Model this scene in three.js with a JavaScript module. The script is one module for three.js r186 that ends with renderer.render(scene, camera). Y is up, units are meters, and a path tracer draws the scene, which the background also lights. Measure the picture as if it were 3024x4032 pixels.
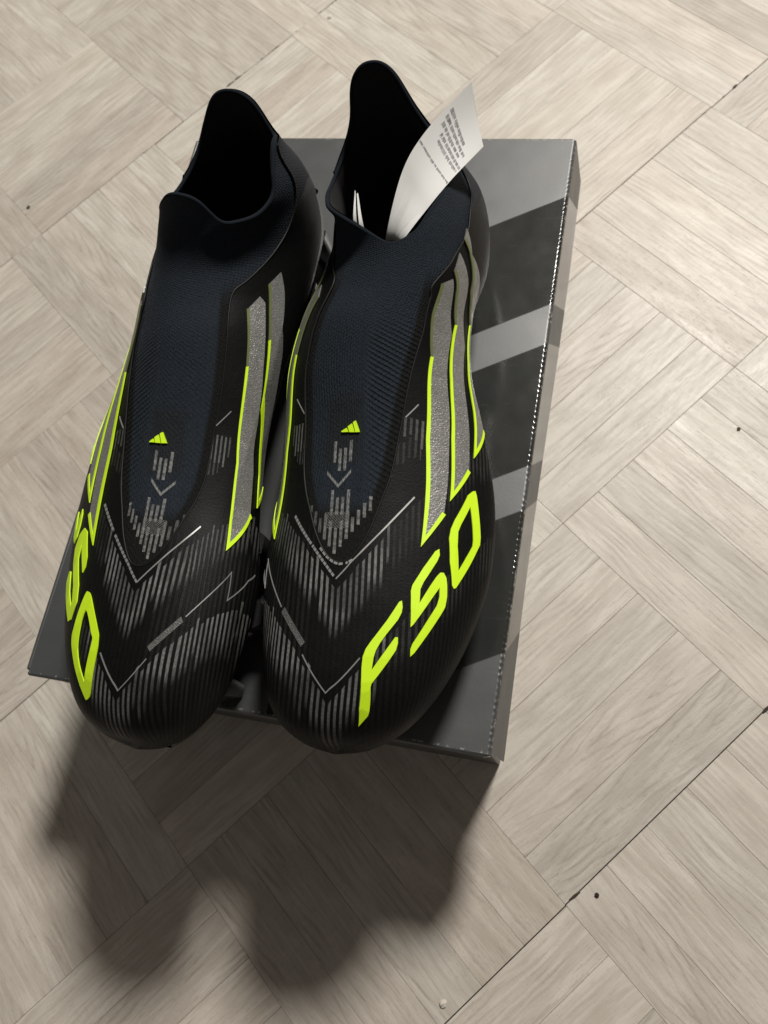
import * as THREE from 'three';
import { mergeGeometries, toCreasedNormals } from 'three/addons/utils/BufferGeometryUtils.js';
import { TessellateModifier } from 'three/addons/modifiers/TessellateModifier.js';
import { RoundedBoxGeometry } from 'three/addons/geometries/RoundedBoxGeometry.js';

// ---------------------------------------------------------------- camera, light, exposure
const camera = new THREE.PerspectiveCamera(62.85, 768 / 1024, 0.02, 30);
camera.position.set(0.1453, 0.4931, 0.1936);
camera.up.set(-0.10864, 0.35082, -0.93012);
camera.lookAt(0.1453 - 0.23666, 0.4931 - 0.91788, 0.1936 - 0.31856);
camera.focus = 0.355; camera.userData.fStop = 15; // a phone's wide lens, close up: the lettering is sharp, the floor softens
const scene = new THREE.Scene();
scene.background = new THREE.Color().setRGB(0.104, 0.095, 0.084); // the faint light of a night-time room
const renderer = new THREE.WebGLRenderer({ antialias: true });
renderer.setSize(768, 1024);
renderer.toneMapping = THREE.LinearToneMapping;
renderer.toneMappingExposure = 1.0;
renderer.shadowMap.enabled = true;
const LAMP = new THREE.Vector3(0.45, 1.75, -1.16), LAMP_R = 0.165;
const lampLight = new THREE.PointLight(new THREE.Color().setRGB(1.0, 0.960, 0.890), 15.0, 0, 2);
lampLight.position.copy(LAMP); lampLight.castShadow = true; lampLight.shadow.radius = LAMP_R / 0.02;
lampLight.shadow.mapSize.set(2048, 2048);
scene.add(lampLight);

// ---------------------------------------------------------------- helpers
const TOP = 0.1177;                       // height of the lid above the floor
function rng(seed) { let s = seed >>> 0; return () => { s = (s + 0x6d2b79f5) >>> 0; let t = Math.imul(s ^ (s >>> 15), 1 | s); t = (t + Math.imul(t ^ (t >>> 7), 61 | t)) ^ t; return ((t ^ (t >>> 14)) >>> 0) / 4294967296; }; }
const hash = (x, y, k) => { let h = Math.imul(x, 374761393) ^ Math.imul(y, 668265263) ^ Math.imul(k, 2147483647 - 97); h = Math.imul(h ^ (h >>> 13), 1274126177); return ((h ^ (h >>> 16)) >>> 0) / 4294967296; };
function noise(x, y, k = 0) { const i = Math.floor(x), j = Math.floor(y), a = x - i, b = y - j, s = a * a * (3 - 2 * a), t = b * b * (3 - 2 * b);
  const p = hash(i, j, k), q = hash(i + 1, j, k), r = hash(i, j + 1, k), w = hash(i + 1, j + 1, k); return p + (q - p) * s + (r - p) * t + (p - q - r + w) * s * t; }
const fbm = (x, y, k, n = 3) => { let v = 0, a = 0.5, m = 0; for (let i = 0; i < n; i++) { v += a * noise(x, y, k + i * 7); m += a; x *= 2.03; y *= 2.03; a *= 0.5; } return v / m; };
const smooth = (a, b, x) => { const t = Math.min(Math.max((x - a) / (b - a), 0), 1); return t * t * (3 - 2 * t); };
const mixc = (a, b, t) => a.map((v, i) => v + (b[i] - v) * t);
const toS = (x) => Math.round(255 * (x <= 0.0031308 ? 12.92 * x : 1.055 * Math.pow(Math.max(x, 0), 1 / 2.4) - 0.055));
function texture(w, h, f, srgb = true) { // f(x, y) gives linear [r, g, b] or a grey in 0..1; y = 0 is v = 0
  const d = new Uint8Array(w * h * 4);
  for (let y = 0; y < h; y++) for (let x = 0; x < w; x++) { const c = f(x, y), o = (y * w + x) * 4;
    for (let k = 0; k < 3; k++) { const v = typeof c === 'number' ? c : c[k]; d[o + k] = srgb ? Math.min(toS(v), 255) : Math.round(255 * Math.min(Math.max(v, 0), 1)); } d[o + 3] = 255; }
  const t = new THREE.DataTexture(d, w, h, THREE.RGBAFormat); t.magFilter = THREE.LinearFilter; t.minFilter = THREE.LinearMipmapLinearFilter; t.generateMipmaps = true;
  t.wrapS = t.wrapT = THREE.RepeatWrapping; if (srgb) t.colorSpace = THREE.SRGBColorSpace; t.needsUpdate = true; return t;
}
const std = (o) => new THREE.MeshStandardMaterial(o), lin = (r, g, b) => new THREE.Color().setRGB(r, g, b);
const counts = {};
function numbered(n) { const k = (counts[n] = (counts[n] ?? -1) + 1); return k ? `${n}_${String(k).padStart(3, '0')}` : n; }
function mesh(name, g, m, parent) { const o = new THREE.Mesh(g, m); o.name = parent === scene ? numbered(name) : name; o.castShadow = o.receiveShadow = true; parent.add(o); return o; }
function thing(name, label, category, pos, turn = 0, group) { const o = new THREE.Group(); o.name = numbered(name); o.position.set(...pos); o.rotation.y = turn; o.userData = { label, category }; if (group) o.userData.group = group; scene.add(o); return o; }
const V3 = (x, y, z) => new THREE.Vector3(x, y, z);
function gridGeometry(rows, cols, f) { // f(i, j) -> [position, normal or null, u, v]
  const p = [], n = [], uv = [], ix = []; let own = false;
  for (let i = 0; i <= rows; i++) for (let j = 0; j <= cols; j++) { const [a, b, u, v] = f(i, j); p.push(a.x, a.y, a.z); if (b) { own = true; n.push(b.x, b.y, b.z); } uv.push(u, v); }
  for (let i = 0; i < rows; i++) for (let j = 0; j < cols; j++) { const a = i * (cols + 1) + j, b = a + cols + 1; ix.push(a, b, a + 1, a + 1, b, b + 1); }
  if (own) { // wind the faces so that they look the way the normals do
    let d = 0; const P = (k) => V3(p[3 * k], p[3 * k + 1], p[3 * k + 2]); for (let k = 0; k < ix.length; k += 99) { const q = k - (k % 3), o = P(ix[q]), m = P(ix[q + 1]).sub(o).cross(P(ix[q + 2]).sub(o)); d += Math.sign(m.dot(V3(n[3 * ix[q]], n[3 * ix[q] + 1], n[3 * ix[q] + 2]))); }
    if (d < 0) for (let k = 0; k < ix.length; k += 3) { const q = ix[k]; ix[k] = ix[k + 1]; ix[k + 1] = q; }
  }
  const g = new THREE.BufferGeometry(); g.setAttribute('position', new THREE.Float32BufferAttribute(p, 3)); g.setAttribute('uv', new THREE.Float32BufferAttribute(uv, 2)); g.setIndex(ix);
  if (own) g.setAttribute('normal', new THREE.Float32BufferAttribute(n, 3)); else g.computeVertexNormals(); return g;
}

// ---------------------------------------------------------------- floor: basket-weave parquet, blocks of five fingers
const ANG = 0.8967, EA = V3(Math.cos(ANG), 0, -Math.sin(ANG)), EB = V3(-Math.sin(ANG), 0, -Math.cos(ANG));
const floor = new THREE.Group(); floor.name = 'floor'; floor.userData = { kind: 'structure' }; scene.add(floor);
const woodMats = [];
{
  const light = [0.655, 0.615, 0.550], mid = [0.52, 0.475, 0.415], dark = [0.28, 0.240, 0.200];
  for (let k = 0; k < 16; k++) {
    const r = rng(100 + k * 17), flat = k % 4 === 1, arch = k % 4 === 3, x0 = r() * 640, tilt = (r() - 0.5) * 0.10, tone = 0.84 + r() * 0.26, warm = r() * 0.055 - 0.02, dens = 0.5 + r() * 0.5, cy = r() * 128, bend = 0.0012 + r() * 0.002;
    const value = (x, y) => {
      const yy = y + tilt * (x - 320) + 9 * (fbm(x * 0.006, y * 0.02, k) - 0.5) * 2;
      const streak = fbm(x * 0.010, yy * 0.16, k + 31, 3), fine = fbm(x * 0.03, yy * 0.55, k + 57, 2);
      let ring;
      if (arch) { const q = (x - x0) * bend, d = Math.abs(yy - cy) * 0.16 - q * 9 + 3 * fbm(x * 0.012, y * 0.03, k + 3); ring = Math.pow(0.5 + 0.5 * Math.sin(d * 2.1), 5) * 1.2; }
      else ring = Math.pow(0.5 + 0.5 * Math.sin(yy * (flat ? 0.22 : 0.42) + 5 * fbm(x * 0.008, yy * 0.03, k + 5)), 3) * (flat ? 0.5 : 0.8);
      ring *= smooth(0.25, 0.75, fbm(x * 0.012, y * 0.02, k + 71, 2));
      const pore = smooth(0.70, 0.86, noise(x * 0.05, yy * 1.1, k + 91)) * dens;
      const cloud = fbm(x * 0.013, y * 0.028, k + 44, 2), fleck = smooth(0.74, 0.88, noise(x * 0.11, yy * 1.3, k + 120)) * (0.3 + 0.7 * smooth(0.4, 0.7, fbm(x * 0.01, y * 0.03, k + 9, 2)));
      return { g: Math.min(1, 0.18 * streak + 0.14 * fine + 0.48 * ring * (0.35 + streak) + 0.40 * pore + 0.38 * fleck), streak, cloud };
    };
    const map = texture(640, 128, (x, y) => { const { g, streak, cloud } = value(x, y); let c = mixc(light, mid, smooth(0.2, 0.9, streak * 0.6 + cloud * 0.55)); c = mixc(c, dark, g * 0.68); c = c.map((v) => v * tone); return [c[0] * (1 + warm), c[1], c[2] * (1 - warm * 0.3)]; });
    const bump = texture(640, 128, (x, y) => 0.75 - 0.6 * value(x, y).g + 0.12 * noise(x * 0.3, y * 0.4, k), false);
    const rough = texture(320, 64, (x, y) => 0.38 + 0.12 * fbm(x * 0.03, y * 0.12, k + 12) + 0.08 * value(x * 2, y * 2).g, false);
    woodMats.push(std({ map, bumpMap: bump, bumpScale: 0.00016, roughness: 1, roughnessMap: rough }));
  }
  // seams found on the floor: rows across EB, blocks along EA (two rows are laid with an offset)
  const rows = [-0.866, -0.716, -0.566, -0.415, -0.264, -0.1125, 0.039, 0.197, 0.354, 0.502, 0.652, 0.802, 0.952, 1.102];
  for (let k = 0; k < 6; k++) { rows.unshift(rows[0] - 0.1505); rows.push(rows[rows.length - 1] + 0.1505); }
  const view = [[-0.449, -0.447], [0.232, -0.413], [0.2555, 0.261], [-0.143, 0.351]];
  const inside = (x, z, m) => view.every(([ax, az], i) => { const [bx, bz] = view[(i + 1) % 4], l = Math.hypot(bx - ax, bz - az); return ((bx - ax) * (z - az) - (bz - az) * (x - ax)) / l > -m; });
  const variants = [];
  const plankShape = (L, Wd, seed) => { const r = rng(seed), g = new RoundedBoxGeometry(L, 0.008, Wd, 1, 0.00024); const p = g.attributes.position, uv = [], ou = r(), ov = r() < 0.5 ? 1 : -1;
    for (let i = 0; i < p.count; i++) uv.push(ov * (p.getX(i) / L) * 0.94 + 0.5, p.getZ(i) / Wd * 0.94 + 0.5); g.setAttribute('uv', new THREE.Float32BufferAttribute(uv, 2)); return g; };
  const shapes = new Map(), far = woodMats.map(() => []), r = rng(7);
  for (let j = 0; j < rows.length - 1; j++) for (let i = -13; i < 14; i++) {
    const b0 = rows[j], b1 = rows[j + 1], off = j === 14 || j === 15 ? 0.031 : 0, a0 = 0.0682 + i * 0.1492 + off, a1 = a0 + 0.1492;
    const alongA = ((i + j) & 1) === (((-1 + 4) & 1));
    for (let f = 0; f < 5; f++) {
      const L = alongA ? a1 - a0 : b1 - b0, Wd = (alongA ? b1 - b0 : a1 - a0) / 5, ca = alongA ? (a0 + a1) / 2 : a0 + (f + 0.5) * Wd, cb = alongA ? b0 + (f + 0.5) * Wd : (b0 + b1) / 2;
      // a real gap only along the sheet seams, a hairline elsewhere
      const seam = (alongA && ((f === 0 && j % 2 === 0) || (f === 4 && j % 2 === 1)));
      const x = EA.x * ca + EB.x * cb, z = EA.z * ca + EB.z * cb, mat = Math.floor(r() * 16), lift = (r() - 0.5) * 0.00016, sh = Math.floor(r() * 2);
      const key = `${L.toFixed(4)}_${Wd.toFixed(4)}_${sh}`; if (!shapes.has(key)) shapes.set(key, plankShape(L - 0.00014, Wd - 0.0001, sh * 3 + 1));
      const yaw = alongA ? ANG : ANG + Math.PI / 2;
      if (inside(x, z, 0.13)) { const o = mesh('plank', shapes.get(key), woodMats[mat], floor); o.position.set(x, -0.004 + lift, z); o.rotation.y = yaw; if (seam) { const k = 0.00042 / Wd, side = f === 0 ? 1 : -1; o.scale.z = 1 - k; o.position.x += EB.x * side * 0.00021; o.position.z += EB.z * side * 0.00021; } }
      else { const g = shapes.get(key).clone(); g.applyMatrix4(new THREE.Matrix4().makeRotationY(yaw).setPosition(x, -0.004 + lift, z)); far[mat].push(g); }
    }
  }
  far.forEach((list, k) => { if (!list.length) return; const o = mesh('outer_planks', mergeGeometries(list), woodMats[k], floor); o.userData.kind = 'stuff'; });
  const sub = mesh('subfloor', new THREE.BoxGeometry(7, 0.02, 7), std({ color: lin(0.05, 0.04, 0.032), roughness: 0.9 }), floor); sub.position.y = -0.0182;
}

{ // dirt lodged here and there in the open seams
  const r = rng(77), list = []; for (const cb of [-0.264, 0.039, 0.354]) for (let k = 0; k < 70; k++) { const ca = -0.5 + r() * 1.0, big = r() < 0.25, g = new THREE.IcosahedronGeometry(1, 0); g.scale(big ? 0.0022 + r() * 0.003 : 0.0008 + r() * 0.002, 0.0003, big ? 0.0007 + r() * 0.0005 : 0.0004); g.rotateY(ANG + (r() - 0.5) * 0.2); const o = (r() - 0.5) * 0.0006; g.translate(EA.x * ca + EB.x * (cb + o), 0.00005, EA.z * ca + EB.z * (cb + o)); if (fbm(ca * 9 + cb * 40, 1.5, 3) > 0.52) list.push(g); }
  const o = mesh('seam_dirt', mergeGeometries(list), std({ color: lin(0.045, 0.036, 0.028), roughness: 1 }), floor); o.userData.kind = 'stuff';
}

// ---------------------------------------------------------------- shoebox: base, lid with flaps, printed bands
const BW = 0.232, BL = 0.335, LID = 0.0327;
const box = thing('shoebox', 'grey cardboard shoebox with glossy black diagonal bands, both boots standing on its lid', 'shoebox', [0, 0, 0]);
{
  // print: dark glossy bands over matt grey. u runs across the lid and down the right flap, v along the length
  const half = BW / 2, arcs = half * 2 + LID, bands = [[-0.129, -0.0604], [-0.0368, 0.031], [0.054, 0.1227]];
  const inBand = (x, z) => { if (x < 0.012) return 0; const q = z + 0.545 * (x - half); let m = 0; for (const [a, b] of bands) m = Math.max(m, smooth(a - 0.0004, a + 0.0004, q) * (1 - smooth(b - 0.0004, b + 0.0004, q))); return m; };
  const W = 1100, H = 1340, at = (px, py) => [-half + (px / W) * arcs, BL / 2 - (py / H) * BL];
  const wear = (x, z) => { const e = Math.min(Math.abs(x - half), Math.abs(z + BL / 2), Math.abs(z - BL / 2)); return smooth(0.0011, 0.0, e) * smooth(0.60, 0.75, fbm(x * 700, z * 700, 5)); };
  const map = texture(W, H, (px, py) => { const [x, z] = at(px, py), m = inBand(x, z), n = 0.9 + 0.2 * fbm(px * 0.02, py * 0.02, 3), sc = smooth(0.90, 0.95, noise(px * 0.02, py * 0.25, 8)) * 0.02;
    let c = mixc([0.050, 0.0535, 0.056], [0.026, 0.0275, 0.0265], m).map((v) => v * n + sc * 0.3); return mixc(c, [0.42, 0.40, 0.37], wear(x, z) * 0.7); });
  const rough = texture(W / 2, H / 2, (px, py) => { const [x, z] = at(px * 2, py * 2), m = inBand(x, z); return 0.42 - 0.28 * m + 0.07 * (fbm(px * 0.05, py * 0.05, 9) - 0.5) + 0.1 * wear(x, z); }, false);
  const bump = texture(W, H, (px, py) => 0.5 + 0.3 * (fbm(px * 0.012, py * 0.012, 21, 2) - 0.5) + 0.02 * (noise(px * 0.5, py * 0.5, 2) - 0.5), false);
  const print = new THREE.MeshPhysicalMaterial({ map, roughnessMap: rough, roughness: 1, ior: 1.78, bumpMap: bump, bumpScale: 0.0005 });
  const plain = new THREE.MeshPhysicalMaterial({ color: lin(0.050, 0.0535, 0.056), roughness: 0.42, ior: 1.78, bumpMap: bump, bumpScale: 0.0004 });
  const lid = new THREE.Group(); lid.name = 'lid'; box.add(lid);
  // top panel and the right flap are one folded sheet: profile across, with a rounded, slightly fluted fold
  const R = 0.0022, prof = [];
  for (let k = 0; k <= 24; k++) prof.push([-half + R + (k / 24) * (BW - 2 * R), TOP, 0]);
  for (let k = 1; k <= 8; k++) { const a = (k / 8) * (Math.PI / 2 - 0.12); prof.push([half - R + R * Math.sin(a), TOP - R + R * Math.cos(a), Math.sin(Math.min(a, 1.2) / 1.2 * Math.PI)]); }
  const [ex, ey] = prof[prof.length - 1];
  for (let k = 1; k <= 8; k++) { const t = k / 8; prof.push([ex + 0.0032 * t, ey + (TOP - LID - ey) * t, 0]); }
  const arc = [0]; for (let k = 1; k < prof.length; k++) arc.push(arc[k - 1] + Math.hypot(prof[k][0] - prof[k - 1][0], prof[k][1] - prof[k - 1][1]));
  const NZ = 900;
  const top = gridGeometry(NZ, prof.length - 1, (i, j) => { const z = -BL / 2 + (i / NZ) * BL, [x, y, f] = prof[j]; const q = 0.00011 * Math.sin(z * 2 * Math.PI / 0.0029 + 3 * noise(z * 60, 2, 9)) * f * 1.5 * Math.pow(noise(z * 190, 3, 4), 1.5) + 0.00012 * f * (fbm(z * 90, 8, 6) - 0.5), dip = j < 24 ? -0.0012 * Math.sin(Math.PI * j / 24) * Math.sin(Math.PI * i / NZ) : 0;
    const out = j > 32 ? 0.0006 * Math.sin(i / NZ * 7) * (j - 32) / 8 : 0; return [V3(x + q + out, y + q + dip, z), null, (R + arc[j]) / arcs, 1 - i / NZ]; });
  mesh('lid_panel', top, print, lid);
  const flap = (name, w, h, d, x, y, z, rx = 0, rz = 0) => { const o = mesh(name, new RoundedBoxGeometry(w, h, d, 3, 0.0007), plain, lid); o.position.set(x, y, z); o.rotation.set(rx, 0, rz); return o; };
  flap('lid_flap', 0.0018, LID - 0.002, BL - 0.006, -half + 0.0013, TOP - LID / 2 - 0.0008, 0, 0, 0.03);
  flap('lid_flap', BW - 0.006, LID - 0.002, 0.0018, 0, TOP - LID / 2 - 0.001, -BL / 2 + 0.0012);
  flap('lid_flap', BW - 0.008, LID - 0.002, 0.0018, -0.0008, TOP - LID / 2 - 0.001, BL / 2 - 0.0014);
  const fold = (a, b) => { const d = b.clone().sub(a), g = new THREE.CapsuleGeometry(0.0013, d.length() - 0.003, 4, 8); g.applyQuaternion(new THREE.Quaternion().setFromUnitVectors(V3(0, 1, 0), d.clone().normalize())); g.translate(...a.clone().add(b).multiplyScalar(0.5).toArray()); return g; };
  mesh('lid_fold', fold(V3(-half + 0.0012, TOP - 0.00135, -BL / 2 + 0.001), V3(-half + 0.0012, TOP - 0.00135, BL / 2 - 0.001)), plain, lid);
  mesh('lid_fold', fold(V3(-half + 0.001, TOP - 0.00135, BL / 2), V3(half - 0.001, TOP - 0.00135, BL / 2)), plain, lid);
  mesh('lid_fold', fold(V3(-half + 0.001, TOP - 0.00135, -BL / 2 + 0.0002), V3(half - 0.001, TOP - 0.00135, -BL / 2 + 0.0002)), plain, lid);
  const torn = mesh('torn_corner', new THREE.ConeGeometry(0.0013, 0.0032, 5), std({ color: lin(0.72, 0.70, 0.64), roughness: 0.9 }), lid); torn.position.set(half - 0.0018, TOP - 0.002, BL / 2 + 0.0006); torn.rotation.set(0.4, 0, -1.0); torn.userData.label = 'white torn board at the near corner';
  const base = mesh('base', new RoundedBoxGeometry(BW - 0.0075, TOP - 0.006, BL - 0.007, 3, 0.001), plain, box); base.position.y = (TOP - 0.006) / 2;
}

// ---------------------------------------------------------------- boots
// Sections of a sock from the toe tip to the collar, in mm: s heel to toe, y up from the lid, w to the outer side.
// top s, top y, bottom s, bottom y, outer half width, inner half width, middle w, roundness of top and bottom, height of the widest place
const SECTIONS = [
  [292.44, 36.88, 294.77, 33.53, 2.9, 1.45, -3.71, 2.06, 2, 0.42], [290.24, 46.86, 292.4, 27.15, 15.87, 12.49, -4.23, 2.16, 2.2, 0.47],
  [283.12, 54.82, 283.74, 21.81, 28.07, 23.36, -4.18, 2.24, 2.6, 0.51], [268.88, 60.54, 268.88, 17.53, 37.82, 31.74, -3.09, 2.29, 3, 0.53],
  [246.31, 63.12, 245.59, 15.25, 47.23, 37.54, -1.18, 2.12, 3, 0.5], [219.91, 64.43, 218.7, 15.83, 53.51, 41.61, 0.98, 1.82, 3, 0.47],
  [191.73, 66.03, 187.88, 18.89, 53.49, 40.05, 3.11, 1.57, 3, 0.49], [164.86, 69.76, 154.92, 23.24, 48.81, 38.75, 2.95, 1.47, 3, 0.52],
  [141.35, 76.4, 118, 23.46, 42.41, 37.76, 0.74, 1.59, 2.8, 0.52], [122.66, 82.7, 82.23, 19.46, 39.4, 36.22, -0.04, 1.76, 2.6, 0.49],
  [108.29, 86.26, 46.66, 15.59, 39.68, 35.78, 2.02, 1.83, 2.5, 0.44], [97.23, 90.02, 15.51, 16.27, 37.11, 34.77, 2.27, 1.9, 2.3, 0.42],
  [89.38, 94, 1.89, 32.53, 34.47, 33.65, 0.09, 1.98, 2.1, 0.44], [84.07, 98.05, 2.21, 56.52, 32.3, 31.24, -4.75, 2.11, 2, 0.5],
  [78.77, 104.01, 8.97, 81.41, 29.53, 26.37, -8.8, 2.13, 2, 0.53], [75.39, 112.41, 8.2, 103.13, 30.18, 28.15, -10.62, 2.08, 2, 0.51],
  [73.77, 121.88, 1.35, 122.01, 30.19, 28.61, -9.06, 2.04, 2, 0.47],
];
const NS = SECTIONS.length - 1;
const cubic = (a, b, c, d, t) => b + 0.5 * t * (c - a + t * (2 * a - 5 * b + 4 * c - d + t * (3 * (b - c) + d - a)));
const pow = (x, p) => Math.sign(x) * Math.pow(Math.abs(x), p);
function sectionAt(b, u) {
  const x = Math.min(Math.max(u, 0), 1) * NS, i = Math.min(Math.floor(x), NS - 1), t = x - i, k0 = Math.max(i - 1, 0), k3 = Math.min(i + 2, NS), out = new Array(10);
  for (let k = 0; k < 10; k++) out[k] = cubic(SECTIONS[k0][k], SECTIONS[i][k], SECTIONS[i + 1][k], SECTIONS[k3][k], t);
  if (b) out[6] += cubic(b.lean[k0], b.lean[i], b.lean[i + 1], b.lean[k3], t);
  out[4] = Math.max(out[4], 0.2); out[5] = Math.max(out[5], 0.2); return out;
}
function onSection(q, v) { // v: 0 over the instep, 0.25 outer side, 0.5 under the sole, 0.75 inner side
  const a = v * 2 * Math.PI, c = Math.cos(a), sn = Math.sin(a), k = q[9], f = k + (c > 0 ? 1 - k : k) * pow(c, 2 / (c > 0 ? q[7] : q[8]));
  return [q[2] + (q[0] - q[2]) * f, q[3] + (q[1] - q[3]) * f, q[6] + (sn > 0 ? q[4] : q[5]) * pow(sn, 2 / (c > 0 ? q[7] : q[8]))];
}
const BOOTS = {
  right: { side: 1, x: 0.0349, z: -0.1144, turn: 4.80, roll: 2.81, lean: [-1.2, -1.4, -1, -0.2, -0.6, -2.1, -3.7, -4.7, -4.5, -2.1, 0.9, 2.8, 3.6, 2.6, 2.1, 1.5, 1.2],
    rim: [0.729, 0.747, 0.789, 0.814, 0.824, 0.828, 0.836, 0.856, 0.891, 0.939, 0.95, 0.936, 0.874, 0.826, 0.797, 0.786, 0.794, 0.803, 0.794, 0.761] },
  left: { side: -1, x: -0.0288, z: -0.1025, turn: 1.21, roll: -11.22, lean: [3.6, 3, 2.2, 1.1, 1.1, 2, 3.5, 4.4, 4, 2.3, -0.1, -1.9, -3.3, -4.1, -5.1, -5.8, -4.9],
    rim: [0.917, 0.922, 0.902, 0.874, 0.859, 0.845, 0.857, 0.88, 0.914, 0.94, 0.94, 0.922, 0.875, 0.883, 0.887, 0.86, 0.814, 0.794, 0.822, 0.877] },
};
function rimAt(b, v) { const n = b.rim.length, x = (((v % 1) + 1) % 1) * n, i = Math.floor(x), t = x - i, g = (k) => b.rim[(i + k + n) % n]; const bell = (m, s) => Math.exp(-((((v - m + 1.5) % 1) - 0.5) ** 2) / (2 * s * s)); return cubic(g(-1), g(0), g(1), g(2), t) + (b.side < 0 ? 0.020 * bell(0.03, 0.045) - 0.015 * bell(0.925, 0.028) : -0.015 * bell(0.83, 0.04) - 0.004 * bell(0.0, 0.03)); }
// metres in the boot's own group: x to the picture's right, z towards the toe
const local = (b, q, v) => { const [s, y, w] = onSection(q, v); return V3(b.side * w / 1000, y / 1000, s / 1000); };
let FACING = 1;
function surface(b, u, v, off = 0) { // point and outward normal, off in mm
  const e = 0.004, u0 = Math.max(u - e, 0.0005), u1 = Math.min(u + e, 1), q = sectionAt(b, u), p = local(b, q, v);
  const du = local(b, sectionAt(b, u1), v).sub(local(b, sectionAt(b, u0), v)), dv = local(b, q, v + e).sub(local(b, q, v - e));
  const n = du.cross(dv).normalize().multiplyScalar(b.side * FACING);
  return [p.addScaledVector(n, off / 1000), n];
}
if (surface(BOOTS.right, 0.4, 0.02)[1].y < 0) FACING = -1;
function through(knots) { return (x) => { // smooth curve through [x, value] pairs
  const n = knots.length; if (x <= knots[0][0]) return knots[0][1]; if (x >= knots[n - 1][0]) return knots[n - 1][1];
  let i = 0; while (knots[i + 1][0] < x) i++; const [x0, y0] = knots[i], [x1, y1] = knots[i + 1], h = x1 - x0, t = (x - x0) / h;
  const sl = (k) => (knots[Math.min(k + 1, n - 1)][1] - knots[Math.max(k - 1, 0)][1]) / (knots[Math.min(k + 1, n - 1)][0] - knots[Math.max(k - 1, 0)][0]);
  const m0 = sl(i) * h, m1 = sl(i + 1) * h, t2 = t * t, t3 = t2 * t; return (2 * t3 - 3 * t2 + 1) * y0 + (t3 - 2 * t2 + t) * m0 + (-2 * t3 + 3 * t2) * y1 + (t3 - t2) * m1; }; }
// edge of the black skin round the knit tongue, outer and inner side; from 0.6 on the first number is the share of the way to the rim
const APEX = 0.303, VA = -0.02;
const edgeOuter = through([[0.303, -0.02], [0.3047, -0.008], [0.309, 0.003], [0.33, 0.021], [0.36, 0.037], [0.388, 0.052], [0.43, 0.068], [0.4578, 0.078], [0.508, 0.097], [0.55, 0.106], [0.60, 0.097], [0.63, 0.090], [0.66, 0.0935], [0.716, 0.1144], [0.755, 0.128], [0.81, 0.158], [0.87, 0.185], [0.91, 0.225], [0.95, 0.262], [1.0, 0.30]]);
const edgeInner = through([[0.303, -0.02], [0.3047, -0.030], [0.309, -0.042], [0.3247, -0.0656], [0.352, -0.0956], [0.3734, -0.117], [0.40, -0.132], [0.45, -0.1385], [0.48, -0.138], [0.5365, -0.130], [0.60, -0.120], [0.66, -0.122], [0.69, -0.139], [0.755, -0.170], [0.80, -0.191], [0.86, -0.224], [0.91, -0.262], [1.0, -0.30]]);
const outerEdge = (b, t) => edgeOuter(t);
const uAt = (b, t, v) => (t < 0.6 ? t : 0.6 + ((t - 0.6) / 0.4) * (rimAt(b, v) - 0.6));

// ---- materials of the boots
const SK = 2048;
const chevron = (s, w) => s + 1.27 * Math.abs(w + 4.5); // grows towards the toe and the sides
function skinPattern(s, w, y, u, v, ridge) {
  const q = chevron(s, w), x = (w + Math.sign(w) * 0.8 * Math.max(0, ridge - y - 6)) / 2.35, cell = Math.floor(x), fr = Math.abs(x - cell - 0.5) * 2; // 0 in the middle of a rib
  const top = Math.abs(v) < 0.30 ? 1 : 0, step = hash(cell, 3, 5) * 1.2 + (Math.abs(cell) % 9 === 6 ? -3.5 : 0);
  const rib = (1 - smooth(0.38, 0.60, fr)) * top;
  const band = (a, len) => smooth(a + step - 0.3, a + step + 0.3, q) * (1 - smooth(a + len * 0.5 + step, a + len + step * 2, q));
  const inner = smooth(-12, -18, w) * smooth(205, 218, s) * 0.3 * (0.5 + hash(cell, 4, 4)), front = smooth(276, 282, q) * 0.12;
  let print = Math.max(band(235, 21), band(278.5, 20) * 0.9);  // grey rib print, part of it gloss highlight put into the colour
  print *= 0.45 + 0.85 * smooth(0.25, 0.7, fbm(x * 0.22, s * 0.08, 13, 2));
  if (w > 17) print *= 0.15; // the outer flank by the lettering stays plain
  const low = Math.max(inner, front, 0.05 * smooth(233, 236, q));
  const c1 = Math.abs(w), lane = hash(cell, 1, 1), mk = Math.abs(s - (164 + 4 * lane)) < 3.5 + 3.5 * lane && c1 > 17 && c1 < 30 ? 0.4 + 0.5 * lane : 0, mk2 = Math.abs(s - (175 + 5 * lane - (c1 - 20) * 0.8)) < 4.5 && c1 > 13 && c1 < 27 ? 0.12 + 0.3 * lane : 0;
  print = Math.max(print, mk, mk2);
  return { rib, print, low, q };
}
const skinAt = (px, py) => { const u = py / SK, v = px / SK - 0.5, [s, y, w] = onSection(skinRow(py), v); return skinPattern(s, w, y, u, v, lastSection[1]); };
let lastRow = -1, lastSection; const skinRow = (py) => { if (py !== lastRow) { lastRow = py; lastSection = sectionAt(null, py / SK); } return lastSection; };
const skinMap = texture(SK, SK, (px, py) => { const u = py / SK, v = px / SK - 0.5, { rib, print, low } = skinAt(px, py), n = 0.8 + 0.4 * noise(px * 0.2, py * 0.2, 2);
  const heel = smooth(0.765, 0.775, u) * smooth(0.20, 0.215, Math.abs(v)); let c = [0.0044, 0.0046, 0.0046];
  c = mixc(c, [0.145, 0.146, 0.143], rib * Math.max(print, low * 0.22) * (0.75 + 0.5 * (n - 0.8)));  // lighter ribs: print together with painted gloss
  c = mixc(c, [0.027, 0.028, 0.033], heel * (0.6 + 0.4 * noise(px * 0.4, py * 0.4, 6)));
  return c.map((t) => t * n); });
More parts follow.
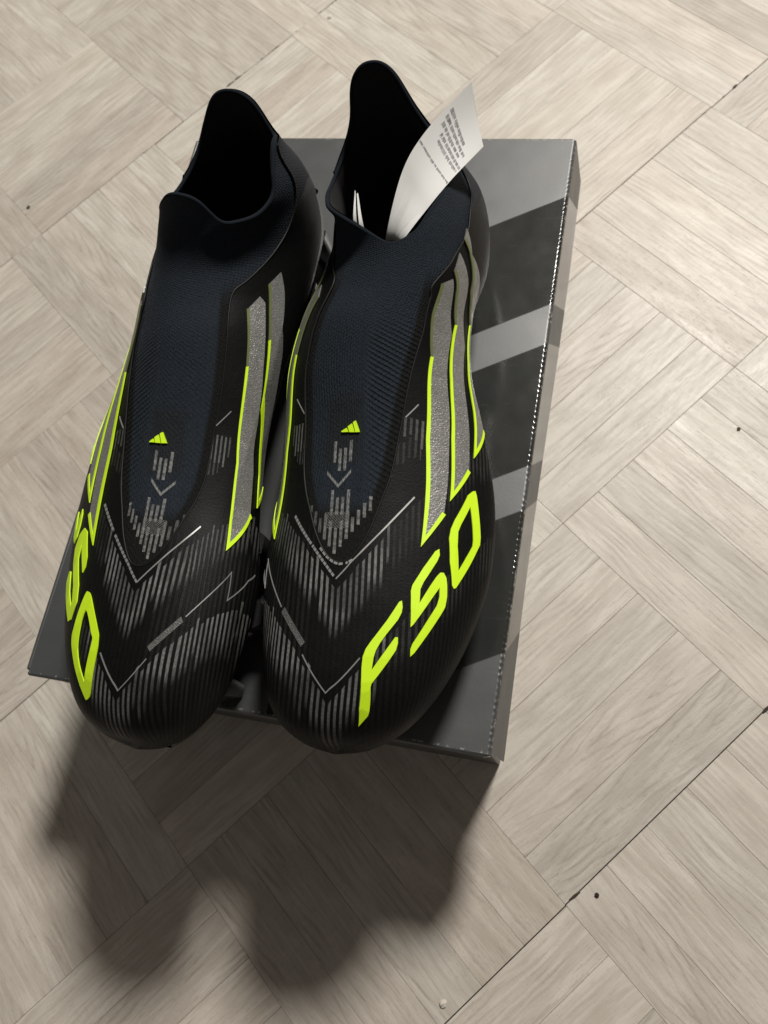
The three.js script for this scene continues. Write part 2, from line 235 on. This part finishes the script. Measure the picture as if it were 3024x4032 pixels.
const skinBump = texture(SK, SK, (px, py) => { const { rib, print, low } = skinAt(px, py); return 0.12 + 0.45 * fbm(px * 0.012, py * 0.016, 17, 3) + 0.6 * rib * Math.max(print, low * 0.7) + 0.08 * noise(px * 0.45, py * 0.45, 4) + 0.05 * noise(px * 0.11, py * 0.9, 8); }, false);
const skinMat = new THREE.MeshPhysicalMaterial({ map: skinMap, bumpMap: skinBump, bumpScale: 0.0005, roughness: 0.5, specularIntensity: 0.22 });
const KN = 1536;
const knitAt = (px, py) => { const u = 0.25 + 0.75 * (py / KN), v = (px / KN - 0.5) * 0.9, [s, y, w] = onSection(sectionAtCached(py, u), v); return { u, v, s, w, y }; };
let kRow = -1, kSec; function sectionAtCached(py, u) { if (py !== kRow) { kRow = py; kSec = sectionAt(null, u); } return kSec; }
function tonguePrint(s, w) { // silver marks below the badge, woven in short dashes
  const x = (w + 6.5) / 2.35 + 0.5, cell = Math.floor(x), fr = Math.abs(x - cell - 0.5) < 0.28, d = Math.abs(cell + 0.0) * 2.35; let m = 0;
  const dash = 0.45 + 0.55 * hash(Math.floor(s / 1.1), cell + 19, 3), odd = cell === -1 || cell === 2;
  if (fr && cell >= -1 && cell <= 2) { const up = odd ? 0 : 3.2; if (s > 171.8 + up && s < 181 + up * 1.2) m = dash; if (s > 193 + up && s < 204) m = dash; }
  if (fr && cell >= -6 && cell <= 6) { const low = 220.5 - 1.33 * d; if (s < low && s > low - (Math.abs(cell) < 3 ? 11 : 6.2)) m = Math.max(m, dash * (cell < -2 ? 0.5 : 1)); }
  const arm = Math.abs(s - 191.3 + 1.15 * Math.abs(w + 6.6)); if (arm < 0.8 && Math.abs(w + 6.6) < 5.4) m = 0.9;
  if (s > 202.5 && s < 209.5 && Math.abs(w + 6.2) < 5.4 && (Math.floor(s * 2.2) + Math.floor(w * 1.7 + s * 0.6)) % 2 === 0) m = Math.max(m, 0.6);
  return m;
}
const knitMap = texture(KN, KN, (px, py) => { const { u, v, s, w } = knitAt(px, py), n = 0.72 + 0.56 * noise(px * 0.33, py * 0.33, 2);
  const tk = u < 0.62 ? u : 0.62, a = edgeOuter(tk), d = edgeInner(tk), inset = smooth(0.345, 0.365, u), vertical = Math.sin(px * 1.5) * 0.12;
  const navy = Math.max(inset * smooth(0.012, 0.020, a - v) * smooth(0.012, 0.020, v - d), smooth(0.60, 0.66, u));
  let c = mixc([0.0075, 0.0078, 0.0078], [0.0165, 0.0218, 0.0292], navy);
  const patch = smooth(9, 6, Math.abs(w + 6)) * smooth(186, 178, s) * smooth(150, 157, s); c = mixc(c, [0.0135, 0.0140, 0.0140], patch * 0.6);
  c = c.map((t) => t * (n + vertical));
  return mixc(c, [0.30, 0.30, 0.29], 0.85 * tonguePrint(s, w) * (0.6 + 0.4 * noise(px * 0.5, py * 0.5, 5))); });
const knitBump = texture(KN, KN, (px, py) => { const { u, v } = knitAt(px, py), diag = smooth(0.33, 0.40, u) * (1 - smooth(0.52, 0.58, u)) * smooth(0.0, 0.04, v) * 0.9 + 0.05;
  const d = Math.sin(px * 0.20 + py * 0.50 + 1.2 * noise(px * 0.012, py * 0.012, 3)); return 0.35 + 0.14 * Math.sin(px * 0.62) * (0.5 + 0.5 * Math.sin(py * 0.55 + px * 0.31)) + 0.42 * diag * smooth(-0.2, 0.7, d) * (0.6 + 0.6 * noise(px * 0.02, py * 0.02, 9)) + 0.16 * noise(px * 0.3, py * 0.3, 1); }, false);
const knitMat = new THREE.MeshPhysicalMaterial({ map: knitMap, bumpMap: knitBump, bumpScale: 0.0010, roughness: 0.9, specularIntensity: 0.3, sheen: 0.6, sheenRoughness: 0.4, sheenColor: lin(0.07, 0.085, 0.105) });
const heelMat = new THREE.MeshPhysicalMaterial({ color: lin(0.026, 0.0275, 0.032), bumpMap: knitBump, bumpScale: 0.0008, roughness: 0.9, specularIntensity: 0.3, sheen: 0.5, sheenRoughness: 0.4, sheenColor: lin(0.08, 0.085, 0.095) });
const liningMat = std({ map: texture(512, 512, (x, y) => 0.0035 + 0.02 * smooth(0.6, 0.9, Math.sin(x * 0.8 + y * 0.35) * Math.sin(y * 0.8 - x * 0.3)) * fbm(x * 0.02, y * 0.02, 4)), roughness: 0.95 });
const rimMat = new THREE.MeshPhysicalMaterial({ color: lin(0.0115, 0.0150, 0.0200), roughness: 1, specularIntensity: 0.2, sheen: 0.6, sheenRoughness: 0.4, sheenColor: lin(0.07, 0.085, 0.105) });
const plateMat = new THREE.MeshPhysicalMaterial({ color: lin(0.02, 0.02, 0.021), roughness: 0.25, clearcoat: 0.6, clearcoatRoughness: 0.15 });
const neonMat = std({ color: lin(0.66, 0.98, 0.015), roughness: 0.5, emissive: lin(0.0, 0.0, 0.0) });
const veiledMat = std({ color: lin(0.13, 0.15, 0.055), roughness: 0.5 }); // neon seen through the black mesh
const meshBump = texture(256, 256, (x, y) => 0.4 + 0.3 * noise(x * 0.5, y * 0.18, 1) + 0.35 * smooth(0.72, 0.9, noise(x * 0.35, y * 0.5, 5)), false);
const meshMap = texture(256, 256, (x, y) => { const n = 0.75 + 0.5 * noise(x * 0.3, y * 0.25, 3); return [0.225 * n, 0.223 * n, 0.216 * n]; });
for (const t of [meshBump, meshMap]) t.repeat.set(1, 1);
const stripeMat = std({ map: meshMap, bumpMap: meshBump, bumpScale: 0.0003, roughness: 0.38, metalness: 0.3 });
const silverMat = std({ color: lin(0.34, 0.34, 0.335), roughness: 0.35, metalness: 0.4 });
const trimMat = new THREE.MeshPhysicalMaterial({ color: lin(0.007, 0.007, 0.007), roughness: 0.5, specularIntensity: 0.5 });

// a flat piece drawn on the boot in (u, v), laid over its surface with a thickness
const CU = 350, CV = 250, tess = new TessellateModifier(2.2, 8);
function patch(b, outline, holes, off, thick, round = false) {
  const pts = (list) => { let q = list.map(([u, v]) => new THREE.Vector2(u * CU, v * CV)); if (round) q = new THREE.SplineCurve([...q, q[0]]).getPoints(list.length * 4).slice(0, -1); return q; };
  const sh = new THREE.Shape(pts(outline)); for (const h of holes) sh.holes.push(new THREE.Path(pts(h)));
  let g = new THREE.ExtrudeGeometry(sh, { depth: 1, bevelEnabled: false, steps: 1 }); g = g.index ? g.toNonIndexed() : g; g.deleteAttribute('normal'); g = tess.modify(g);
  const p = g.attributes.position, uv = [], flags = [], outs = [];
  for (let i = 0; i < p.count; i++) { const x = p.getX(i), y = p.getY(i), z = p.getZ(i); const [q, nq] = surface(b, x / CU, y / CV, off + thick * (z - 0.5)); flags.push(Math.round(z)); outs.push(nq); p.setXYZ(i, q.x, q.y, q.z); uv.push(x / 30, y / 30); }
  g.setAttribute('uv', new THREE.Float32BufferAttribute(uv, 2));
  // (u, v) is left-handed on one boot of the pair: turn the faces outwards
  let vote = 0; for (let i = 0; i < p.count; i += 30) { const k = i - (i % 3), A = V3().fromBufferAttribute(p, k), B = V3().fromBufferAttribute(p, k + 1), C = V3().fromBufferAttribute(p, k + 2), zz = flags[k] + flags[k + 1] + flags[k + 2]; if (zz !== 3) continue; vote += Math.sign(B.sub(A).cross(C.sub(A)).dot(outs[k])); }
  if (vote < 0) { for (const at of [p, g.attributes.uv]) for (let k = 0; k < p.count; k += 3) for (let c = 0; c < at.itemSize; c++) { const q = at.array[(k + 1) * at.itemSize + c]; at.array[(k + 1) * at.itemSize + c] = at.array[(k + 2) * at.itemSize + c]; at.array[(k + 2) * at.itemSize + c] = q; } }
  g.computeVertexNormals(); return toCreasedNormals(g, 0.7);
}
function ribbon(points, width) { // an open line in (u, v) as an outline of the given width in mm
  const c = points.map(([u, v]) => new THREE.Vector2(u * CU, v * CV)), L = [], Rr = [];
  for (let i = 0; i < c.length; i++) { const a = c[Math.max(i - 1, 0)], d = c[Math.min(i + 1, c.length - 1)]; let m = width / 2, n;
    if (i > 0 && i < c.length - 1) { const t0 = c[i].clone().sub(a).normalize(), t1 = d.clone().sub(c[i]).normalize(), n0 = new THREE.Vector2(-t0.y, t0.x), n1 = new THREE.Vector2(-t1.y, t1.x); n = n0.add(n1).normalize(); m /= Math.max(0.35, n.dot(n1)); }
    else { const t = d.clone().sub(a).normalize(); n = new THREE.Vector2(-t.y, t.x); }
    L.push([(c[i].x + n.x * m) / CU, (c[i].y + n.y * m) / CV]); Rr.unshift([(c[i].x - n.x * m) / CU, (c[i].y - n.y * m) / CV]); }
  return [...L, ...Rr];
}
function dashes(b, pts, width, length, gap) { // a row of short pieces along a line in (u, v)
  const c = pts.map(([u, v]) => new THREE.Vector2(u * CU, v * CV)), list = []; let along = 0, next = 0;
  for (let i = 0; i + 1 < c.length; i++) { const l = c[i].distanceTo(c[i + 1]); while (next + length < along + l) { const a = c[i].clone().lerp(c[i + 1], Math.max(0, next - along) / l), d = c[i].clone().lerp(c[i + 1], Math.min(1, (next + length - along) / l)); list.push(patch(b, ribbon([[a.x / CU, a.y / CV], [d.x / CU, d.y / CV]], width), [], 1.05, 0.35)); next += length + gap; } along += l; }
  return mergeGeometries(list);
}
const LETTERS = {
  right: [
    [[[0.1144, 0.0711], [0.1474, 0.0533], [0.1831, 0.0400], [0.2017, 0.0344], [0.2132, 0.0325], [0.2217, 0.0344], [0.2289, 0.0389], [0.2518, 0.0556], [0.2704, 0.0678], [0.2718, 0.0712], [0.2660, 0.0733], [0.2604, 0.0733], [0.2532, 0.0700], [0.2389, 0.0589], [0.2289, 0.0522], [0.2203, 0.0485], [0.2132, 0.0480], [0.2003, 0.0500], [0.216, 0.0589], [0.2361, 0.0715], [0.2361, 0.0756], [0.2303, 0.0778], [0.2232, 0.0778], [0.2103, 0.0711], [0.1845, 0.0567], [0.1803, 0.0570], [0.1445, 0.0756], [0.1373, 0.0778]]],
    [[[0.3247, 0.1144], [0.319, 0.1156], [0.3133, 0.1128], [0.2918, 0.0970], [0.2847, 0.0938], [0.2718, 0.0956], [0.289, 0.1067], [0.299, 0.1144], [0.3030, 0.1189], [0.3033, 0.1240], [0.299, 0.1289], [0.2918, 0.1322], [0.2818, 0.1356], [0.2718, 0.1367], [0.2647, 0.1333], [0.2232, 0.1089], [0.2189, 0.1044], [0.226, 0.1003], [0.2318, 0.1005], [0.2561, 0.1133], [0.2718, 0.1225], [0.2804, 0.1236], [0.289, 0.1211], [0.2804, 0.1144], [0.2504, 0.0933], [0.2475, 0.0900], [0.2675, 0.0844], [0.2818, 0.0814], [0.2876, 0.0824], [0.3047, 0.0944], [0.3219, 0.1089]]],
    [[[0.2904, 0.1444], [0.2933, 0.1400], [0.3147, 0.1311], [0.3362, 0.1278], [0.3448, 0.1300], [0.3534, 0.1356], [0.3791, 0.1589], [0.3834, 0.1678], [0.3845, 0.1735], [0.3805, 0.1756], [0.3648, 0.1785], [0.3433, 0.1833], [0.3362, 0.1830], [0.3305, 0.1778], [0.2976, 0.1522], [0.2918, 0.1478]], [[0.3076, 0.1467], [0.3305, 0.1411], [0.3433, 0.1411], [0.3505, 0.1456], [0.3691, 0.1622], [0.3562, 0.1650], [0.3391, 0.1680], [0.3333, 0.1678], [0.3219, 0.1578]]],
  ],
  left: [
    [[[0.3300, 0.152], [0.3362, 0.1430], [0.3480, 0.1385], [0.3600, 0.1400], [0.3650, 0.1450], [0.3560, 0.1500], [0.3470, 0.1500], [0.3430, 0.1560], [0.3640, 0.1660], [0.3600, 0.1740], [0.3380, 0.1640]]],
    [[[0.3004, 0.1500], [0.2890, 0.1640], [0.2747, 0.1560], [0.2446, 0.1278], [0.2466, 0.1160], [0.2661, 0.0985], [0.2833, 0.1010], [0.3119, 0.1180], [0.3283, 0.1160], [0.2961, 0.0956], [0.3019, 0.0905], [0.3119, 0.0911], [0.3391, 0.1067], [0.3433, 0.1178], [0.3376, 0.1302], [0.3233, 0.1392], [0.3076, 0.1345], [0.2833, 0.1189], [0.2681, 0.1155], [0.2605, 0.1200], [0.2785, 0.1343], [0.2994, 0.1420]]],
    [[[0.1445, 0.0756], [0.1602, 0.0826], [0.2103, 0.1050], [0.2275, 0.1072], [0.2403, 0.0989], [0.2718, 0.0778], [0.2756, 0.0712], [0.2690, 0.0611], [0.2389, 0.0400], [0.2275, 0.0348], [0.2060, 0.0367], [0.1559, 0.0556]], [[0.1731, 0.0689], [0.2046, 0.0838], [0.2275, 0.0840], [0.2569, 0.0702], [0.2332, 0.0516], [0.2203, 0.0482]]],
  ],
};
const OUTER_STRIPES = [ // neon edge from the top down to the tip, then the far end and the lower edge back up
  { edge: [[0.5136, 0.1260], [0.47, 0.1165], [0.4263, 0.1067], [0.37, 0.0985], [0.329, 0.0922]], end: [0.3577, 0.120], back: [[0.41, 0.134], [0.4592, 0.1478], [0.5422, 0.165], [0.628, 0.124], [0.622, 0.106], [0.578, 0.114]] },
  { edge: [[0.5551, 0.1720], [0.49, 0.163], [0.4306, 0.1456], [0.3748, 0.1322]], end: [0.402, 0.1656], back: [[0.4335, 0.178], [0.5293, 0.210], [0.60, 0.172], [0.6567, 0.1411], [0.6753, 0.131], [0.6438, 0.1235], [0.60, 0.146]] },
  { edge: [[0.5565, 0.2300], [0.5122, 0.228], [0.46, 0.208], [0.4192, 0.1844]], end: [0.4435, 0.233], back: [[0.5079, 0.262], [0.5565, 0.262], [0.5937, 0.219], [0.6652, 0.161], [0.721, 0.1544], [0.701, 0.144], [0.6052, 0.180]] },
];
const INNER_STRIPES = [
  { edge: [[0.515, -0.1767], [0.465, -0.186], [0.4163, -0.1933], [0.37, -0.187], [0.3348, -0.1778]], end: [0.3705, -0.250], back: [[0.41, -0.252], [0.4592, -0.247], [0.5122, -0.2189], [0.60, -0.182], [0.612, -0.168], [0.5937, -0.152], [0.55, -0.167]] },
  { edge: [[0.5479, -0.2156], [0.485, -0.2467], [0.45, -0.262], [0.412, -0.2733], [0.3848, -0.2722]], end: [0.4034, -0.315], back: [[0.46, -0.30], [0.53, -0.27], [0.59, -0.232], [0.6466, -0.198], [0.6309, -0.18], [0.59, -0.196]] },
];
function makeBoot(key, label) {
  const b = BOOTS[key], sgn = key === 'left' ? -1 : 1, t = thing('football_boot', label, 'football boot', [b.x, TOP, b.z], 0, 'pair of boots on the shoebox');
  const roll = b.roll * Math.PI / 180; t.rotation.set(0, b.turn * Math.PI / 180, -roll, 'YXZ');
  // black ribbed skin: wraps the toe and both flanks, open over the tongue, with a rolled edge
  const rowsT = []; for (let k = 0; k <= 60; k++) rowsT.push(0.0008 + (APEX - 0.0008) * k / 60); for (let k = 1; k <= 24; k++) rowsT.push(APEX + 0.04 * Math.pow(k / 24, 2)); for (let k = 1; k <= 110; k++) rowsT.push(APEX + 0.04 + (1 - APEX - 0.04) * k / 110);
  const COLS = 132, cross = (tt, j) => { const a = tt <= APEX ? VA : outerEdge(b, tt), c = tt <= APEX ? VA + 1 : edgeInner(tt) + 1, open = tt > APEX + 0.0004; let f = (j - 2) / (COLS - 4), off = 0.9; const d = 0.0022;
    if (j === 0 || j === COLS) { f = j ? 1 : 0; off = open ? -0.6 : 0.9; } else if (j === 1 || j === COLS - 1) { f = j === 1 ? d * 0.25 : 1 - d * 0.25; off = open ? 0.6 : 0.9; } else { f = d + f * (1 - 2 * d); } return [a + (c - a) * f, off]; };
  const heelRow = rowsT.findIndex((q) => q > 0.862), skinPart = (from, to) => gridGeometry(to - from, COLS, (i0, j) => { const i = i0 + from; const tt = rowsT[i], [v, off] = cross(tt, j), u = uAt(b, tt, v), [p, n] = surface(b, u, v, off); if (i === 0) { const q = sectionAt(b, 0); p.set(b.side * q[6] / 1000, (q[1] + q[3]) / 2000, (q[0] + q[2]) / 2000 + 0.0012); n.set(0, 0, 1); } return [p, n, v + 0.5, u]; });
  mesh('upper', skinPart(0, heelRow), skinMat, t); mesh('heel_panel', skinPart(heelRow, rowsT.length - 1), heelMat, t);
  const edge = []; for (let k = 0; k <= 90; k++) { const tt = 1 - (1 - APEX - 0.0006) * Math.sin(k / 90 * Math.PI / 2); const v = outerEdge(b, tt); edge.push(surface(b, uAt(b, tt, v), v, 0.75)[0]); } for (let k = 90; k >= 0; k--) { const tt = 1 - (1 - APEX - 0.0006) * Math.sin(k / 90 * Math.PI / 2); const v = edgeInner(tt); edge.push(surface(b, uAt(b, tt, v), v, 0.75)[0]); }
  mesh('upper_edge', new THREE.TubeGeometry(new THREE.CatmullRomCurve3(edge), 300, 0.0005, 6), trimMat, t);
  // knit tongue and collar
  mesh('knit_collar', gridGeometry(150, 90, (i, j) => { const tt = 0.296 + (1 - 0.296) * i / 150, a = outerEdge(b, Math.max(tt, APEX + 0.003)) + 0.025, c = edgeInner(Math.max(tt, APEX + 0.003)) - 0.025, v = a + (c - a) * j / 90, u = uAt(b, tt, v), [p, n] = surface(b, u, v, 0.0); return [p, n, v / 0.9 + 0.5, (u - 0.25) / 0.75]; }), knitMat, t);
  mesh('lining', gridGeometry(110, 96, (i, j) => { const tt = 0.30 + 0.70 * i / 110, v = 0.5 + j / 96, u = uAt(b, tt, v), [p, n] = surface(b, u, v, -2.4); return [p, n, v, u]; }), liningMat, t);
  const rim = []; for (let k = 0; k < 90; k++) { const v = k / 90; rim.push(surface(b, rimAt(b, v), v, -1.0)[0]); }
  mesh('collar_rim', new THREE.TubeGeometry(new THREE.CatmullRomCurve3(rim, true), 240, 0.0010, 8, true), rimMat, t);
  // sole: plate with a turned-up edge, studs under it
  mesh('soleplate', gridGeometry(120, 40, (i, j) => { const u = 0.075 + 0.676 * i / 120, f = j / 40, w = 0.345 - 0.03 * smooth(0.55, 0.7, u), v = w + (1 - 2 * w) * f, off = 0.4 + 1.7 * Math.sin(Math.PI * Math.min(1, Math.min(f, 1 - f) * 7) / 2), [p, n] = surface(b, u, v, off); return [p, n, v, u]; }), plateMat, t);
  for (const [s, w] of [[262, 14], [262, -18], [232, 30], [230, -30], [200, 34], [198, -24], [186, 5], [60, 20], [58, -20], [26, 18], [24, -18]]) {
    let best = null; for (let k = 4; k < 48; k++) { const q = surface(b, k / 64, 0.5, 1)[0]; if (!best || Math.abs(q.z - s / 1000) < Math.abs(best.z - s / 1000)) best = q; }
    const x0 = b.side * w / 1000, y0 = (0.0004 + x0 * Math.sin(roll)) / Math.cos(roll), y1 = Math.max(best.y + 0.004, y0 + 0.006), g = new THREE.CylinderGeometry(0.0085, 0.005, y1 - y0, 6); g.translate(x0, (y0 + y1) / 2, s / 1000); mesh('stud', g, plateMat, t);
  }
  // side stripes: grey mesh with a neon edge
  const stripe = (d, sh, sgnV) => { const mv = ([u, v]) => [u, v + sh * (1 - smooth(0.52, 0.64, u))], e = d.edge.map(mv), end = mv(d.end), back = d.back.map(mv);
    const o = mesh('stripe', patch(b, [...e, end, ...back], [], 1.15, 0.5), stripeMat, t);
    mesh('stripe_edge', patch(b, ribbon([...e, end], 1.4), [], 1.45, 0.5), neonMat, o); mesh('stripe_edge', patch(b, ribbon([...back.slice(-2), e[0]], 1.2), [], 1.4, 0.5), veiledMat, o); };
  for (const d of OUTER_STRIPES) stripe(d, key === 'left' ? -0.008 : 0); for (const d of INNER_STRIPES) stripe(d, key === 'left' ? 0 : 0.0);
  // lettering
  LETTERS[key].forEach(([outline, ...holes], k) => mesh('letter', patch(b, outline, holes, 1.2, 0.5, key === 'left' && k === 2), neonMat, t));
  // three-bar badge on the tongue, the tall bar on the picture's right of both boots
  const badge = new THREE.Group(); badge.name = 'badge'; t.add(badge);
  const bv = (x) => -0.0345 + sgn * x;
  for (const bar of [[[0.4383, bv(0.0035)], [0.4400, bv(0.0100)], [0.4282, bv(0.0220)], [0.4279, bv(0.0103)]], [[0.4340, bv(-0.0085)], [0.4370, bv(0.0008)], [0.4280, bv(0.0078)], [0.4281, bv(-0.0040)]], [[0.4293, bv(-0.0225)], [0.4326, bv(-0.0112)], [0.4284, bv(-0.0066)], [0.4284, bv(-0.0205)]]]) mesh('badge_bar', patch(b, bar, [], 0.45, 0.9), neonMat, badge);
  // silver lines pressed into the skin; the dashed ones have glints built in
  const line = (pts, w) => mesh('silver_or_glint_line', patch(b, ribbon(pts, w), [], 1.0, 0.35), silverMat, t);
  const innerArm = [[0.3491, -0.1266], [0.319, -0.0727], [0.2872, -0.0200]], outerArm = [[0.2872, -0.0200], [0.3104, 0.0105], [0.337, 0.0435], [0.3691, 0.082]];
  const [whole, glinting] = key === 'left' ? [innerArm, outerArm] : [outerArm, innerArm]; line(whole, 0.5); mesh('silver_or_glint_line', dashes(b, glinting, 0.85, 1.5, 0.35), silverMat, t);  // the dashes imitate light glittering along this arm
  if (key === 'right') mesh('silver_or_glint_line', dashes(b, [[0.3165, -0.0575], [0.3085, -0.044], [0.3030, -0.030], [0.3012, -0.020], [0.3022, -0.008], [0.3060, 0.004]], 0.8, 1.7, 0.5), silverMat, t);  // bright dashes stand in for a highlight on the ridge round the tongue
  line([[0.2110, -0.058], [0.1660, -0.0065], [0.2117, 0.0289]], 0.5);
  line([[0.4506, -0.1400], [0.4664, -0.1633]], 0.45); line([[0.4464, 0.0778], [0.4607, 0.0989]], 0.45);
  mesh('silver_bar', patch(b, ribbon([[0.2215, -0.0590], [0.2570, -0.1135]], 2.4), [], 1.0, 0.4), std({ map: meshMap, bumpMap: meshBump, bumpScale: 0.0006, roughness: 0.45, color: lin(0.45, 0.45, 0.45) }), t);
  line([[0.2600, -0.1190], [0.3119, -0.1911], [0.2847, -0.1956], [0.318, -0.265]], 0.45);
  return t;
}
makeBoot('left', 'black and navy laceless boot standing left on the lid, no paper in its collar');
makeBoot('right', 'black and navy laceless boot standing right on the lid, white tag in its collar');

// ---------------------------------------------------------------- paper tag in the right boot
{
  const Lc = new THREE.CatmullRomCurve3([V3(0.040, 0.165, -0.050), V3(0.0455, 0.196, -0.0352), V3(0.0521, 0.213, -0.0592), V3(0.0590, 0.218, -0.0730), V3(0.0768, 0.222, -0.0985)]);
  const Rc = new THREE.CatmullRomCurve3([V3(0.047, 0.165, -0.050), V3(0.0532, 0.196, -0.0345), V3(0.0635, 0.203, -0.0475), V3(0.0718, 0.205, -0.0610), V3(0.0830, 0.204, -0.0805)]);
  const rr = rng(5), rowsOfText = []; for (const [t0, from, to] of [[0.715, 0.02, 0.98], [0.795, 0.30, 0.95], [0.82, 0.26, 0.97], [0.845, 0.14, 0.80], [0.87, 0.10, 0.86], [0.895, 0.08, 0.72]]) rowsOfText.push({ t0, from, to });
  const cv = document.createElement('canvas'); cv.width = 400; cv.height = 1000; const c = cv.getContext('2d'); c.fillStyle = '#f1f1f0'; c.fillRect(0, 0, 400, 1000); c.fillStyle = '#6d6d72';
  for (const { t0, from, to } of rowsOfText) { let x = from * 400; while (x < to * 400) { const w = 14 + rr() * 40; for (let q = x; q < Math.min(x + w, to * 400); q += 7) { c.globalAlpha = 0.65 + rr() * 0.35; c.fillRect(q, 1000 - t0 * 1000 - 10, 4.5 + rr() * 2, 11 + rr() * 7); } x += w + 9; } }
  const tx = new THREE.CanvasTexture(cv); tx.colorSpace = THREE.SRGBColorSpace;
  const crease = texture(200, 500, (x, y) => 0.5 + 0.5 * (fbm(x * 0.02, y * 0.012, 3) - 0.5) * smooth(300, 120, y), false);
  const N = 60, M = 8, sheet = (sgn) => (i, j) => { const t = i / N, a = Lc.getPoint(t), d = Rc.getPoint(t), p = a.clone().lerp(d, j / M), tan = Lc.getTangent(t), n = tan.cross(d.clone().sub(a)).normalize(); p.addScaledVector(n, sgn * 0.00012 + 0.0012 * Math.sin(Math.PI * j / M)); return [p, null, j / M, t]; };
  const g = mergeGeometries([gridGeometry(N, M, sheet(1)), gridGeometry(N, M, sheet(-1))]);
  const tag = mesh('paper_tag', g, std({ map: tx, roughness: 0.75, bumpMap: crease, bumpScale: 0.0015 }), scene); tag.userData = { label: 'long white paper tag with small grey print standing out of the right boot', category: 'tag' };
  const slip = thing('paper_slip', 'narrow folded white paper edge inside the right boot, left of the tag', 'paper slip', [0, 0, 0]);
  const strip = (a, bq, w0, w1) => { const c3 = new THREE.CatmullRomCurve3(a); return gridGeometry(16, 3, (i, j) => { const t = i / 16, p = c3.getPoint(t), w = w0 + (w1 - w0) * t; return [p.add(V3((j / 3 - 0.5) * w, 0, (j / 3 - 0.5) * bq)), null, j / 3, t]; }); };
  const paper = std({ color: lin(0.66, 0.66, 0.65), roughness: 0.8 });
  mesh('paper_leaf', strip([V3(0.0310, 0.180, -0.038), V3(0.0300, 0.1965, -0.0440), V3(0.0272, 0.1985, -0.0600)], 0.0006, 0.0032, 0.0005), paper, slip);
  mesh('paper_leaf', strip([V3(0.0345, 0.180, -0.038), V3(0.0333, 0.1965, -0.0422), V3(0.0283, 0.1980, -0.0590)], -0.0006, 0.0030, 0.0005), paper, slip);
}

// ---------------------------------------------------------------- crumbs on the floor and the lamp
{
  const crumbs = [[-0.3296, -0.2075, 0.0016, [0.06, 0.045, 0.03], 'tiny dark speck on the floor near the left edge of the picture'], [0.2280, -0.0565, 0.0012, [0.07, 0.05, 0.03], 'tiny dark speck on the floor right of the box, near the right edge'], [0.1708, 0.2200, 0.0013, [0.03, 0.02, 0.015], 'small dark chip on the floor by the lower right seam'], [-0.1110, -0.4106, 0.0020, [0.70, 0.66, 0.58], 'pale crumb on the floor at the top of the picture, above the right boot'], [0.0998, 0.2863, 0.0020, [0.62, 0.57, 0.50], 'pale crumb on the floor near the bottom seam, below the shadow']];
  for (const [x, z, r, c, label] of crumbs) { const g = new THREE.IcosahedronGeometry(r, 1), p = g.attributes.position, q = rng(Math.round(x * 1e4) + 9000); const m = new Map(); for (let i = 0; i < p.count; i++) { const k = `${p.getX(i).toFixed(5)},${p.getY(i).toFixed(5)},${p.getZ(i).toFixed(5)}`; if (!m.has(k)) m.set(k, 0.7 + q() * 0.5); p.setXYZ(i, p.getX(i) * m.get(k), p.getY(i) * m.get(k) * 0.5, p.getZ(i) * m.get(k)); } g.computeVertexNormals();
    const o = mesh('crumb', g, std({ color: lin(...c), roughness: 0.9 }), scene); o.position.set(x, r * 0.35, z); o.userData = { label, category: 'crumb' }; }
  const lamp = thing('ceiling_lamp', 'round glowing ceiling lamp above and behind the shoebox, outside the picture', 'lamp', LAMP.toArray());
  const globe = mesh('lamp_globe', new THREE.SphereGeometry(LAMP_R, 32, 20), std({ color: lin(0.8, 0.78, 0.74), emissive: lin(1, 0.93, 0.845), emissiveIntensity: 3, roughness: 0.6 }), lamp); globe.castShadow = false;
  const cap = mesh('lamp_base', new THREE.CylinderGeometry(0.07, 0.08, 0.03, 24), std({ color: lin(0.6, 0.6, 0.58), roughness: 0.5 }), lamp); cap.position.y = LAMP_R + 0.014;
}
renderer.render(scene, camera);
